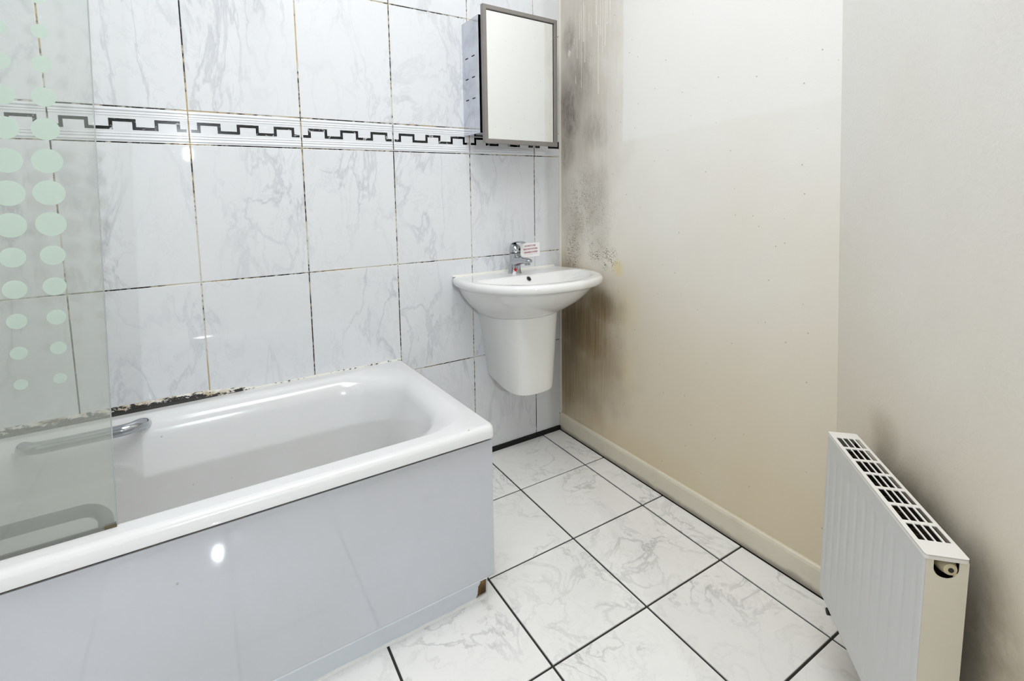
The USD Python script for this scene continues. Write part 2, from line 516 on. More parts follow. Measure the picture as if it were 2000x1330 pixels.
def make_mould():
    m = Mat()
    xyz = m.add('separate_xyz', {}, vector=m.pos())
    x, z = xyz + '.x', xyz + '.z'
    n = m.noise(130, 5, None, (0.5, 1, 1), 0.7)
    big = m.noise(11, 3)
    gate = m.mr(m.val('add', x, m.val('multiply', m.val('subtract', big, 0.5), 0.25)), -1.36, -1.22, 0.0, 0.30)
    k = m.val('add', m.val('add', n, gate), m.mr(z, 0.467, 0.486, -0.20, 0.075, 'linear'))
    b = m.ramp(k, [(0.0, 1.0), (0.50, 1.0), (0.575, 0.0), (1.0, 0.0)])
    left = m.mr(x, -1.34, -1.22, 1.0, 0.0)
    tone = m.mix(m.val('multiply', left, m.ramp(m.noise(25, 3), [(0, 0), (0.45, 0), (0.6, 1), (1, 1)])), (0.80, 0.78, 0.72), (0.50, 0.40, 0.26))
    return m.done('mouldy_silicone', m.mix(b, tone, (0.015, 0.013, 0.012)), 0.6)


M['mould'] = make_mould()


def make_glass():
    m = Mat()
    tr = m.add('transparent_bsdf', {'color': (0.968, 0.980, 0.973)}) + '.BSDF'
    n = m.noise(6, 5, None, (1, 1, 0.5), 0.65)
    z = m.add('separate_xyz', {}, vector=m.pos()) + '.z'
    k = m.val('add', m.mr(z, 0.45, 1.45, 0.34, 0.05, 'linear'), m.val('multiply', m.val('subtract', n, 0.5), 0.10))
    sp = m.add('voronoi_texture', {'scale': 24.0}, vector=m.pos()) + '.distance'
    film = m.add('mix_closure', {'fac': 0.4}, closure1=m.add('diffuse_bsdf', {'color': (0.55, 0.57, 0.51)}) + '.BSDF', closure2=m.add('translucent_bsdf', {'color': (0.72, 0.75, 0.69)}) + '.BSDF') + '.closure'
    a = m.add('mix_closure', {}, fac=m.val('maximum', k, 0.02), closure1=tr, closure2=film) + '.closure'
    gl = m.add('glossy_bsdf', {'color': (0.9, 0.9, 0.9), 'roughness': 0.02}) + '.BSDF'
    fr = m.add('fresnel', {'IOR': 1.45}) + '.fac'
    return m.surface('limescaled_glass', m.add('mix_closure', {}, fac=m.val('multiply', fr, 0.8), closure1=a, closure2=gl) + '.closure')


def make_dot():
    m = Mat()
    d = m.add('diffuse_bsdf', {'color': (0.74, 0.82, 0.76)}) + '.BSDF'
    t = m.add('translucent_bsdf', {'color': (0.80, 0.88, 0.82)}) + '.BSDF'
    a = m.add('mix_closure', {'fac': 0.55}, closure1=d, closure2=t) + '.closure'
    z = m.add('separate_xyz', {}, vector=m.pos()) + '.z'
    n = m.noise(60, 4)
    tr = m.add('transparent_bsdf', {'color': (0.95, 0.98, 0.96)}) + '.BSDF'
    k = m.val('add', m.mr(z, 0.75, 1.00, 0.50, 0.06, 'linear'), m.mr(n, 0.4, 0.7, 0.0, 0.1))
    return m.surface('frosted_dot', m.add('mix_closure', {}, fac=k, closure1=a, closure2=tr) + '.closure')


M['glass'] = make_glass()
M['dot'] = make_dot()
M['glass_edge'] = plain('glass_edge_grey', (0.34, 0.38, 0.37), 0.25)
M['wood'] = None


def make_wood():
    m = Mat()
    n = m.noise(30, 5, None, (1, 1, 0.3))
    return m.done('damp_chipboard', m.mix(m.ramp(n, [(0, 0), (0.4, 0), (0.65, 1), (1, 1)]), (0.055, 0.028, 0.010), (0.33, 0.20, 0.06)), 0.8)


M['wood'] = make_wood()

# ------------------------------------------------------------------ the room
LX, FY, CZ = -2.43, WIN['y'], 2.77          # left wall, front wall, ceiling height
TH = 0.8077
T2 = np.array([-math.sin(TH), -math.cos(TH)])   # along the diagonal wall, towards the camera
N2 = np.array([-math.cos(TH), math.sin(TH)])    # out of the diagonal wall, into the room


def corner_y(z):
    return -1.144 + 0.0375 * z


DL = 1.05
DIAG_END = np.array([WX, corner_y(0.0)]) + T2 * DL

GA = -0.0076
ga, gb = np.array([math.cos(GA), math.sin(GA)]), np.array([math.sin(GA), -math.cos(GA)])
GO, GS = np.array([-0.1009, -0.2921]), 0.3003
floor = thing('floor', 'white grey-veined marble-effect floor tiles with dark grout joints', 'floor', kind='structure')
obj('grout_bed', box(LX - 0.1, WX + 0.12, FY - 0.1, 0.12, -0.12, -0.0035), M['floor_grout'], floor, label='dark grey grout bed showing between the tiles')
room = sg.Polygon([(LX, -0.009), (-0.0068, -0.009), (-0.0068, corner_y(0)), tuple(DIAG_END + N2 * 0.018), (DIAG_END[0] - 0.013, FY), (LX, FY)])
for i in range(-9, 2):
    for j in range(0, 13):
        q = [GO + ga * GS * (i - 1 + a) + gb * GS * (j - 1 + b) for a, b in ((0, 0), (1, 0), (1, 1), (0, 1))]
        p = sg.Polygon(q).buffer(-0.0030, join_style='mitre').intersection(room)
        if p.is_empty or p.area < 1e-4 or p.geom_type != 'Polygon':
            continue
        c = p.centroid
        if p.bounds[3] > -0.6 and p.bounds[2] < -0.80 and p.bounds[1] > -0.60:
            continue        # wholly under the bath
        pts = np.array(p.simplify(1e-4).exterior.coords)[:-1]
        obj('tile', prism(pts, -0.012, rng.uniform(-0.0004, 0.0004), 0.0012), M['floor_tile'], floor)

back = thing('wall_back', 'tiled wall of large white marble-effect tiles with a black key border', 'wall', kind='structure')
obj('grout_bed', box(LX - 0.1, WX + 0.1, 0.0012, 0.13, -0.02, CZ), M['grout'], back, label='cream to black mould-stained grout showing in the joints')
cols = [0.0] + [-0.1289 - 0.299 * k for k in range(9)]
rows = [(0.0153, 0.4153), (0.4153, 0.8153), (0.8153, 1.2153), (1.3097, 1.7097), (1.7097, 2.1097), (2.1097, 2.5097), (2.5097, CZ)]
g = 0.0016


def wall_prism(x0, x1, z0, z1):
    m = prism([(x0, z0), (x1, z0), (x1, z1), (x0, z1)], -0.009, 0.0, 0.0013)
    v = m.vertices.copy()
    m.vertices = np.c_[v[:, 0], -v[:, 2], v[:, 1]]
    m.invert()
    return m


for k in range(len(cols) - 1):
    x1, x0 = cols[k] - (g if k else 0.001), max(cols[k + 1] + g, LX)
    if x1 - x0 < 0.01:
        continue
    for (z0, z1) in rows:
        if z1 < 0.45 and x1 < -0.85:
            continue
        obj('tile', moved(wall_prism(x0, x1, z0 + g, z1 - g), (0, rng.uniform(-0.0003, 0.0003), 0)), M['wall_tile'], back)
# border tiles with pencil ridges and a raised black key
zs = np.linspace(0, 0.0944 - 2 * g, 90)
prof = np.zeros_like(zs)
for c, w, d in ((0.007, 0.0045, 0.0030), (0.0155, 0.0032, 0.0020), (0.0225, 0.003, 0.0016), (0.0700, 0.003, 0.0016), (0.0765, 0.0032, 0.0020), (0.0850, 0.0045, 0.0030)):
    prof += 0.6 * d * np.exp(-((zs - c) / w * 1.6) ** 4)
KEYP = [(0.0055, 0.0375), (0.0245, 0.0375), (0.0245, 0.0587), (0.0748, 0.0587), (0.0748, 0.0375), (0.1243, 0.0375), (0.1243, 0.0587), (0.1748, 0.0587), (0.1748, 0.0375), (0.2243, 0.0375), (0.2243, 0.0587), (0.2748, 0.0587), (0.2748, 0.0375), (0.2935, 0.0375)]
key2d = sg.LineString(KEYP).buffer(0.0040, cap_style='flat', join_style='mitre')
for k in range(len(cols) - 1):
    x1, x0 = cols[k] - (g if k else 0.001), max(cols[k + 1] + g, LX)
    if x1 - x0 < 0.01:
        continue
    z0 = 1.2153 + g
    ring = [(x, -p, z0 + z) for z, p in zip(zs, prof) for x in (0,)]
    front = np.array([(-p, z0 + z) for z, p in zip(zs, prof)])
    loop = np.vstack([front, [(0.009, z0 + zs[-1]), (0.009, z0)]])
    m = loft([np.c_[np.full(len(loop), x0), loop], np.c_[np.full(len(loop), x1), loop]], True, True)
    b = obj('border_tile', m, M['border'], back, smooth=40)
    left = cols[k + 1] if k else cols[1] - 0.299 + 0.299
    kp = affinity.translate(key2d, cols[k + 1], 1.2153).intersection(sg.box(x0, 1.0, x1, 1.5))
    if k == len(cols) - 2:
        kp = affinity.translate(key2d, cols[k + 1], 1.2153).intersection(sg.box(x0, 1.0, x1, 1.5))
    parts = []
    for gm in getattr(kp, 'geoms', [kp]):
        e = trimesh.creation.extrude_polygon(gm, 0.0024, engine='earcut')
        v = e.vertices.copy()
        e.vertices = np.c_[v[:, 0], 0.0018 - v[:, 2], v[:, 1]]
        e.invert()
        parts.append(e)
    obj('key_band', cat(*parts), M['key'], b, label='raised black marble square-wave key pattern')


def slab(lower, upper, out):
    """Wall slab between a lower and an upper edge (2 points each), thickened by the vector out."""
    a, b = np.asarray(lower, float), np.asarray(upper, float)
    o = np.array([*out, 0.0])
    front = np.array([a[0], a[1], b[1], b[0]])
    return loft([front, front + o], True, True)


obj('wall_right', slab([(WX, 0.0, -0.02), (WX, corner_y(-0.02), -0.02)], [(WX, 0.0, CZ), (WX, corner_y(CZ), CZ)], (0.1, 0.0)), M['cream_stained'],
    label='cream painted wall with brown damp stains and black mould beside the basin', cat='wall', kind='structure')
rw = stage.GetPrimAtPath('/World/wall_right')
for k, (y, z1, z0) in enumerate([(-.136, 1.7912, 1.4797), (-.1566, 1.7895, 1.5735), (-.1813, 1.7536, 1.6873), (-.1961, 1.735, 1.6597), (-.2345, 1.6914, 1.4379), (-.2458, 1.7997, 1.6557), (-.2576, 1.7959, 1.5855), (-.2713, 1.7915, 1.6075), (-.2802, 1.7887, 1.6828), (-.297, 1.7833, 1.7275), (-.1088, 1.6779, 1.5991), (-.1009, 1.5313, 1.5013), (-.0889, 1.6831, 1.6584), (-.1244, 1.7707, 1.6689), (-.1475, 1.8029, 1.6532), (-.2196, 1.8082, 1.7001), (-.2257, 1.79, 1.688)]):
    z = np.linspace(z1, z0, 9)
    yy = y + 0.0007 * np.sin(np.arange(9) * 1.7 + k)
    r = np.r_[np.full(8, 0.0008), 0.0013] * (0.8 + 0.4 * ((k * 37) % 10) / 10)
    obj('paint_drip', tube(np.c_[np.full(9, WX), yy, z], r, 8), M['drip'], rw, smooth=60)
obj('plaster_flake', prism([(-0.049, 1.628), (-0.058, 1.644), (-0.0685, 1.632), (-0.059, 1.612)], 0, 0.0012, 0.0004).apply_transform(np.array([[0, 0, -1, WX], [1, 0, 0, 0], [0, 1, 0, 0], [0, 0, 0, 1.0]])), M['drip'], rw, label='small diamond-shaped flake of paint')
dl = np.array([WX, corner_y(-0.02)])
du = np.array([WX, corner_y(CZ)])
obj('wall_diagonal', slab([(*dl, -0.02), (*(dl + T2 * DL), -0.02)], [(*du, CZ), (*(du + T2 * DL), CZ)], tuple(-N2 * 0.1)), M['cream'],
    label='plain cream wall set at an angle behind the white radiator', cat='wall', kind='structure')
de0, de1 = dl + T2 * DL, du + T2 * DL
obj('wall_passage', slab([(*de0, -0.02), (de0[0], FY - 0.1, -0.02)], [(*de1, CZ), (de1[0], FY - 0.1, CZ)], (0.1, 0.0)), M['cream'],
    label='cream side wall of the passage behind the camera', cat='wall', kind='structure')
obj('wall_left', box(LX - 0.1, LX, FY - 0.1, 0.0, -0.02, CZ), M['ceiling'], label='white wall at the head of the bath', cat='wall', kind='structure')
hx0, hx1 = WIN['x'] - WIN['w'] / 2 - 0.02, WIN['x'] + WIN['w'] / 2 + 0.02
hz0, hz1 = WIN['z'] - WIN['h'] / 2 - 0.02, WIN['z'] + WIN['h'] / 2 + 0.02
obj('wall_front', cat(box(LX, hx0, FY - 0.1, FY, -0.02, CZ), box(hx1, de0[0], FY - 0.1, FY, -0.02, CZ), box(hx0, hx1, FY - 0.1, FY, -0.02, hz0), box(hx0, hx1, FY - 0.1, FY, hz1, CZ)), M['cream'],
    label='cream wall with a small added window opposite the tiled wall', cat='wall', kind='structure')
w1 = thing('window_1', 'small white framed window added opposite the tiles to hold the glint source', 'window', (WIN['x'], FY, WIN['z']), 'structure')
a, b = WIN['w'] / 2, WIN['h'] / 2
obj('window_frame', cat(box(-a - 0.02, -a, -0.03, 0.006, -b - 0.02, b + 0.02), box(a, a + 0.02, -0.03, 0.006, -b - 0.02, b + 0.02), box(-a, a, -0.03, 0.006, b, b + 0.02), box(-a, a, -0.03, 0.006, -b - 0.02, -b)), M['white_gloss'], w1)
obj('pane', box(-a, a, -0.024, -0.020, -b, b), M['ceiling'], w1)
obj('ceiling', box(LX - 0.1, WX + 0.12, FY - 0.1, 0.13, CZ, CZ + 0.1), M['ceiling'], label='plain white ceiling above the bathroom', cat='ceiling', kind='structure')
cl = thing('ceiling_light', 'broad white luminous panel added at the ceiling in place of bounced flash', 'light', (LAMP['x'], LAMP['y'], CZ))
a, b = LAMP['w'] / 2, LAMP['h'] / 2
for x0, x1, y0, y1 in ((-a - 0.03, -a, -b - 0.03, b + 0.03), (a, a + 0.03, -b - 0.03, b + 0.03), (-a, a, -b - 0.03, -b), (-a, a, b, b + 0.03)):
    obj('frame', box(x0, x1, y0, y1, -0.03, 0.0), M['white_gloss'], cl)

# skirting boards
sk = [(0.0, 0.0005), (-0.012, 0.0005), (-0.012, 0.066), (-0.0095, 0.0735), (-0.006, 0.0757), (0.0, 0.0757)]
r0 = np.array([(WX + x, -0.0005, z) for x, z in sk])
yc = corner_y(0.03)
r1 = np.array([(WX + x, yc + 0.42 * -x * -1, z) for x, z in sk])
obj('baseboard_right', loft([r0, r1], True, True), M['skirting'], label='yellowed cream skirting board below the stained wall, dirty along the floor', cat='baseboard', kind='structure')
P0 = np.array([WX, corner_y(0.03)])
d0 = np.array([(*(P0 + N2 * -x + T2 * (0.004 + 0.42 * -x)), z) for x, z in sk])
d1 = np.array([(*(P0 + N2 * -x + T2 * DL), z) for x, z in sk])
obj('baseboard_diagonal', loft([d0, d1], True, True), M['skirting'], label='cream skirting board behind and below the radiator', cat='baseboard', kind='structure')
obj('trim_1', box(-0.80, WX - 0.001, -0.0075, 0.001, -0.004, 0.0158), M['black_gap'], label='black sealant line along the foot of the tiled wall', cat='trim', kind='structure')
obj('trim_2', box(-0.0012, WX - 0.0001, -0.0035, 0.001, 0.0757, CZ), M['seal_white'], label='cream sealant line up the corner between tiles and painted wall', cat='trim', kind='structure')

# ------------------------------------------------------------------ bath
def rim(y):
    return 0.466 + 0.0412 * -y


BX0, BX1, BYF = LX + 0.002, -0.727, -0.687
bath = thing('bathtub', 'white acrylic bathtub with two chrome grips along the tiled wall', 'bathtub')
R = []


def bring(x0, x1, y0, y1, r, dz):
    p = rrect(x0, x1, y0, y1, r, 14, 14)
    R.append(np.c_[p, rim(p[:, 1]) + dz])


yb = -0.001
bring(BX0 + .012, BX1 - .016, BYF + .016, yb - .004, .012, -0.031)
bring(BX0, BX1 - .002, BYF + .002, yb, .016, -0.032)
bring(BX0, BX1, BYF, yb, .018, -0.029)
bring(BX0, BX1, BYF + .001, yb, .018, -0.014)
bring(BX0, BX1 - .0015, BYF + .004, yb, .018, -0.006)
bring(BX0, BX1 - .005, BYF + .010, yb, .018, -0.0015)
bring(BX0 + .002, BX1 - .010, BYF + .017, yb - .001, .02, 0.0)
bring(BX0 + .06, BX1 - .030, -0.640, -0.038, .125, 0.0)
for k, (o, dz) in enumerate([(0.006, -0.0008), (0.014, -0.0035), (0.024, -0.0085), (0.034, -0.0155), (0.041, -0.024), (0.047, -0.037), (0.053, -0.06)]):
    s = 1.0
    bring(BX0 + .06 + o * 1.1, BX1 - .030 - o * 1.15, -0.640 + o * 0.75, -0.038 - o * 1.05, .125 + 0.05 * min(1, o / 0.05), dz)
for o, dz in ((0.066, -0.14), (0.085, -0.24), (0.105, -0.31), (0.13, -0.345), (0.17, -0.365), (0.22, -0.372)):
    bring(BX0 + .06 + o * 2.4, BX1 - .030 - o * 1.5, -0.640 + o * 0.75, -0.038 - o, .15, dz)
tub = loft(R, False, True)
if tub.face_normals[np.argmax(tub.triangles_center[:, 2])][2] < 0:
    tub.invert()
obj('tub', tub, M['tub'], bath, smooth=50)


def grip(y, sgn, xr, xl, z, bulge, r):
    q = [(xr, y, z - 0.010), (xr - 0.006, y + sgn * bulge * 0.45, z + 0.001), (xr - 0.03, y + sgn * bulge * 0.92, z + 0.004), (xr - 0.07, y + sgn * bulge, z + 0.004), (xl + 0.07, y + sgn * bulge, z + 0.004), (xl + 0.03, y + sgn * bulge * 0.92, z + 0.004), (xl + 0.006, y + sgn * bulge * 0.45, z + 0.001), (xl, y, z - 0.010)]
    return tube(catmull(q, 8), r, 18)


obj('grab_handle', grip(-0.078, -1, -1.478, -1.72, 0.4635, 0.052, 0.0145), M['chrome'], bath, smooth=60, label='chrome grip on the tiled side')
obj('grab_handle', grip(-0.622, 1, -1.490, -1.745, 0.492, 0.060, 0.0115), plain('dark_reflection_chrome', (0.13, 0.14, 0.145), 0.2, metallic=1.0), bath, smooth=60, label='chrome grip behind the glass on the near side')  # dark reflection in the chrome is put into its colour
# sealant along the wall: thin and white to the right, thick and mouldy to the left
xs = np.linspace(BX0 + 0.002, BX1 - 0.004, 120)
rr = []
for x in xs:
    h = 0.0045 + 0.019 * np.clip((-1.20 - x) / 0.16, 0, 1) ** 0.7
    dpt = 0.005 + 0.006 * np.clip((-1.20 - x) / 0.16, 0, 1)
    z0 = 0.4655
    rr.append([(x, -0.0004, z0), (x, -dpt, z0 + 0.0003), (x, -dpt * 0.55, z0 + h * 0.35), (x, -0.0020, z0 + h), (x, -0.0004, z0 + h)])
obj('sealant', loft(rr, True, True), M['mould'], bath, label='silicone bead along the wall, thick with black mould to the left')

bp = thing('bath_panel', 'glossy white bath side panel with recessed plinth broken at its corner', 'panel')
pt = 0.4470
fp = []
for y, z in ((-0.664, 0.071), (-0.664, pt), (-0.660, pt), (-0.660, 0.071)):
    fp.append((y, z))
fp = np.array([(-0.6645, 0.078), (-0.6655, 0.085), (-0.6655, pt), (-0.6615, pt), (-0.6615, 0.078)])
obj('front_panel', loft([np.c_[np.full(5, BX0), fp], np.c_[np.full(5, -0.7275), fp]], True, True), M['panel'], bp)
nt_ = np.array([(-0.6610, 0.079), (-0.6310, 0.079), (-0.6240, 0.001), (-0.0040, 0.001), (-0.0040, 0.440), (-0.6610, 0.458)])
em_ = trimesh.creation.extrude_polygon(sg.Polygon(nt_), 0.004, engine='earcut')
v = em_.vertices.copy()
em_.vertices = np.c_[-0.7322 + v[:, 2], v[:, 0], v[:, 1]]
obj('end_panel', em_, M['panel'], bp, label='white end panel facing the basin')
# toe kick with a broken right end
n = 14
zz = np.linspace(0.004, 0.0775, n)
xe = -0.764 - 0.010 * np.sin(zz * 90) * 0.3 + 0.012 * (zz / 0.0775) + np.array([0.0015 * ((i * 7) % 5 - 2) for i in range(n)])
ring0 = np.vstack([np.c_[xe, np.full(n, -0.6335), zz], np.c_[xe[::-1], np.full(n, -0.6305), zz[::-1]]])
ring1 = ring0.copy()
ring1[:, 0] = BX0
obj('plinth', loft([ring1, ring0], True, True), M['kick'], bp, label='recessed bluish white toe plinth with a jagged broken end')
obj('panel_return', loft([np.array([(x, y, z) for y, z in ((-0.6655, 0.078), (-0.6655, 0.0805), (-0.631, 0.0805), (-0.631, 0.078))]) for x in (BX0, -0.750)], True, True), M['kick'], bp)
obj('top_batten', box(BX0 + 0.02, -0.742, -0.658, -0.632, 0.40, 0.452), M['wood'], bp, label='dark backing added for the shade in the gap under the bath rim')  # dark sheet paints the shadow gap behind the lip
obj('frame_batten', box(-0.80, -0.7330, -0.623, -0.600, 0.0, 0.12), M['wood'], bp, label='brown chipboard batten seen in the broken corner')
sp = []
for x in np.linspace(BX0, -0.735, 80):
    wv = 0.0007 * math.sin(x * 61) + 0.0007 * math.sin(x * 143)
    sp.append([(x, -0.632, 0.0), (x, -0.6385 + wv, 0.0), (x, -0.6370 + wv, 0.003), (x, -0.6337, 0.0055 + wv), (x, -0.632, 0.0055 + wv)])
obj('sealant', loft(sp, True, True), plain('white_silicone', (0.80, 0.80, 0.78), 0.45), bp, label='ragged white sealant bead along the floor')

# ------------------------------------------------------------------ shower screen
GY = -0.640


def lean(z):
    return -1.4734 + (z - 0.489) * 0.0346


scr = thing('shower_screen', 'glass shower screen with frosted round dots standing on the bath rim', 'shower screen')
zb, zt = rim(GY) + 0.0032, 1.93
q = np.array([(lean(zb), zb), (lean(zt), zt), (LX + 0.02, zt), (LX + 0.02, zb)])
pane = loft([np.c_[q[:, 0], np.full(4, GY - 0.003), q[:, 1]], np.c_[q[:, 0], np.full(4, GY + 0.003), q[:, 1]]], True, True)
obj('glass_pane', pane, M['glass'], scr)
e = np.array([(0.0, 0.0), (0.0012, 0.0), (0.0012, 0.0), (0.0, 0.0)])
q2 = np.array([(lean(zb) + 0.0002, zb), (lean(zb) + 0.0012, zb), (lean(zt) + 0.0012, zt), (lean(zt) + 0.0002, zt)])
obj('glass_edge', loft([np.c_[q2[:, 0], np.full(4, GY - 0.0032), q2[:, 1]], np.c_[q2[:, 0], np.full(4, GY + 0.0032), q2[:, 1]]], True, True), M['glass_edge'], scr)
obj('bottom_seal', box(LX + 0.02, lean(zb) + 0.001, GY - 0.005, GY + 0.005, zb - 0.0022, zb + 0.0002), plain('grey_seal', (0.16, 0.165, 0.15), 0.5), scr, label='dark rubber seal under the glass')
obj('seal_end', box(lean(zb) - 0.016, lean(zb) + 0.0008, GY - 0.0053, GY + 0.0053, zb - 0.0024, zb + 0.0022), plain('mouldy_seal_end', (0.10, 0.075, 0.035), 0.6), scr, label='brown mouldy tip of the seal')
obj('hinge_post', box(LX + 0.001, LX + 0.03, GY - 0.012, GY + 0.012, zb, zt), M['chrome'], scr)
D1 = {1.3735: .0090, 1.3235: .0105, 1.2740: .0125, 1.2240: .0148, 1.1745: .0172, 1.1250: .0190, 1.0750: .0196, 1.0255: .0190, 0.9755: .0156, 0.9250: .0146, 0.8745: .0122, 0.8235: .0104, 0.7725: .0085, 1.4235: .0082, 1.4735: .0075, 1.5235: .007, 1.5735: .0065}
an = np.linspace(0, 2 * np.pi, 40, endpoint=False)
for z, r in D1.items():
    for c, x0 in ((0, -1.5030), (1, -1.5500), (2, -1.5985), (3, -1.6475)):
        x = x0 + (z - 1.3235) * 0.0385
        rr_ = r * (1.0 if c < 2 else 1.04)
        p = np.c_[x + rr_ * np.cos(an), z + rr_ * np.sin(an)]
        d = loft([np.c_[p[:, 0], np.full(40, GY - 0.0032), p[:, 1]], np.c_[p[:, 0], np.full(40, GY - 0.0035), p[:, 1]]], True, True)
        obj('frosted_dot', d, M['dot'], scr)

# ------------------------------------------------------------------ basin
BCX, BZ = -0.272, 0.748
basin = thing('washbasin', 'white ceramic wall basin wedged in the corner between tiles and stained wall', 'basin', (BCX, 0, BZ))


def dshape(a, d, wall, n=260):
    """Plan of the basin about its centre line: straight back at y=0 (half width wall), bellied sides, round front."""
    yc = 0.155 * d / 0.43
    t = np.linspace(0, np.pi, 120)
    e = 2.25
    fr = np.c_[a * np.sign(np.cos(t)) * np.abs(np.cos(t)) ** (2 / e), -yc - (d - yc) * np.abs(np.sin(t)) ** (2 / e)]
    s = np.linspace(0, 1, 20)[1:]
    side = np.c_[-a + (a - wall) * s ** 2, -yc + yc * s]
    return sg.Polygon(np.vstack([fr, side, side[::-1] * [-1, 1]]))


OUT = dshape(0.270, 0.432, 0.243)
INN = sg.Polygon(np.array(OUT.buffer(-0.034).exterior.coords)).intersection(sg.box(-1, -1, 1, -0.155)).buffer(-0.028).buffer(0.028)
ang = np.linspace(0, 2 * np.pi, 180, endpoint=False)
for vx, vy in ((0.243, 0), (-0.243, 0)):
    pass


def ray_ring(poly, c=(0.0, -0.20)):
    out = []
    for a in ang:
        l = sg.LineString([c, (c[0] + math.cos(a), c[1] + math.sin(a))]).intersection(poly.exterior)
        pts_ = [l] if l.geom_type == 'Point' else [g_ for g_ in getattr(l, 'geoms', []) if g_.geom_type == 'Point']
        if not pts_:
            pts_ = [sg.Point(poly.exterior.interpolate(0))]
        p = max(pts_, key=lambda g_: (g_.x - c[0]) ** 2 + (g_.y - c[1]) ** 2)
        out.append((p.x, p.y))
    return np.array(out)


def tilt(p, z):
    return np.c_[p, z + 0.016 * -p[:, 1] / 0.43 if np.isscalar(z) else z]


O = ray_ring(OUT)
I = ray_ring(INN)


def inset(p, d, keep_back=True):
    q = ray_ring(sg.Polygon(p).buffer(-d))
    if keep_back:
        k = p[:, 1] > -0.004
        q[k, 1] = p[k, 1]
        near = (p[:, 1] > -0.05) & ~k
        q[near, 1] = q[near, 1] * (1 - (1 + p[near, 1] / 0.05)) + p[near, 1] * (1 + p[near, 1] / 0.05)
    return q


rings = []
for s, dz in ((0.30, -0.176), (0.42, -0.168), (0.54, -0.152), (0.66, -0.128), (0.77, -0.098), (0.855, -0.068), (0.90, -0.046), (0.922, -0.034)):
    p = O.copy()
    p[:, 0] *= s
    p[:, 1] *= s
    rings.append(tilt(p, dz))
for d, dz in ((0.012, -0.0315), (0.004, -0.029), (0.0007, -0.022), (0.0, -0.015), (0.001, -0.009), (0.0045, -0.0035), (0.010, -0.0006), (0.016, 0.0)):
    rings.append(tilt(inset(O, d), dz))
for d, dz in ((-0.006, 0.0), (0.0, -0.001), (0.005, -0.004), (0.010, -0.010), (0.017, -0.022), (0.03, -0.045), (0.052, -0.078), (0.085, -0.108), (0.115, -0.125)):
    q = ray_ring(sg.Polygon(I).buffer(-d)) if d >= 0 else I * [1.015, 1.0] + [0, 0.003]
    rings.append(tilt(q, dz))
bm = loft(rings, True, True)
obj('bowl', bm, M['ceramic'], basin, smooth=45)
oc = np.array([-0.004, -0.172, -0.0165])
hole_y = I[np.argmax(I[:, 1]), 1]
od = np.array([0.0, -0.78, 0.62]) / 1.0
od = od / np.linalg.norm(od)
oc = np.array([-0.003, hole_y - 0.0125, -0.0085])
obj('overflow_hole', cyl(0.0085, 0.0012, oc, od, 28), M['dark'], basin, label='round dark overflow hole')
ring = trimesh.creation.torus(0.0092, 0.0014, 32, 10)
Rm = trimesh.geometry.align_vectors([0, 0, 1], od)
ring.apply_transform(Rm)
obj('overflow_ring', moved(ring, oc + od * 0.0008), M['chrome'], basin, smooth=60)
cs = []
for x in np.linspace(-0.243, 0.243, 30):
    cs.append([(x, 0.0, 0.0), (x, -0.006, 0.0002), (x, -0.004, 0.0035), (x, 0.0, 0.006)])
obj('sealant', loft(cs, True, True), M['seal_white'], basin, label='cream silicone bead behind the basin')
obj('fixing_bracket', cat(box(-0.128, -0.100, -0.062, -0.048, -0.146, -0.132), cyl(0.006, 0.02, (-0.112, -0.058, -0.139), (-0.3, -1, 0), 12)), M['dark'], basin, label='small dark fixing bolt under the basin')

ped = thing('half_pedestal', 'white ceramic half pedestal hanging on the tiles below the basin', 'pedestal', (-0.258, 0, 0))


def upoly(a, d, n=60):
    t = np.linspace(0, np.pi, n)
    e = 3.0
    c = np.c_[a * np.sign(np.cos(t)) * np.abs(np.cos(t)) ** (2 / e), -d * 0.35 - d * 0.65 * np.abs(np.sin(t)) ** (2 / e)]
    return np.vstack([[(a * 1.0, 0.0)], c, [(-a * 1.0, 0.0)]])


pr = []
for k in np.linspace(0, 1, 16):
    aa = 0.139 + (0.110 - 0.139) * k
    dd = 0.232 + (0.205 - 0.232) * k
    p = upoly(aa, dd) + [-0.014 * (1 - k), 0]
    zt_ = np.full(len(p), 0.640)
    zbm = 0.340 + 0.20 * p[:, 1]
    pr.append(np.c_[p, zt_ + (zbm - zt_) * k])
for ins, dz in ((0.985, -0.004), (0.95, -0.0075), (0.90, -0.009)):
    p = upoly(0.110, 0.205) * [ins, ins]
    pr.append(np.c_[p, 0.340 + 0.20 * p[:, 1] + dz])
sm = loft(pr, True, True)
hull = trimesh.util.concatenate([trimesh.Trimesh(r_, np.zeros((0, 3), int), process=False) for r_ in rings[:9]]).vertices
hull = trimesh.convex.convex_hull(hull + [BCX - (-0.258), 0, BZ - 0.0004])
sm = trimesh.boolean.difference([sm, hull], engine='manifold')
obj('shroud', sm, M['pedestal'], ped, smooth=40)

# ------------------------------------------------------------------ tap
TX, TY, TZ = -0.279, -0.075, 0.7505
tap = thing('basin_tap', 'chrome single-lever mixer tap on the basin ledge', 'tap', (TX, TY, TZ))
an = np.linspace(0, 2 * np.pi, 32, endpoint=False)


def disc(r, y, z, tiltk=0.0, sx=1.0):
    return np.c_[r * sx * np.cos(an), y + r * np.sin(an), z + tiltk * r * np.sin(an)]


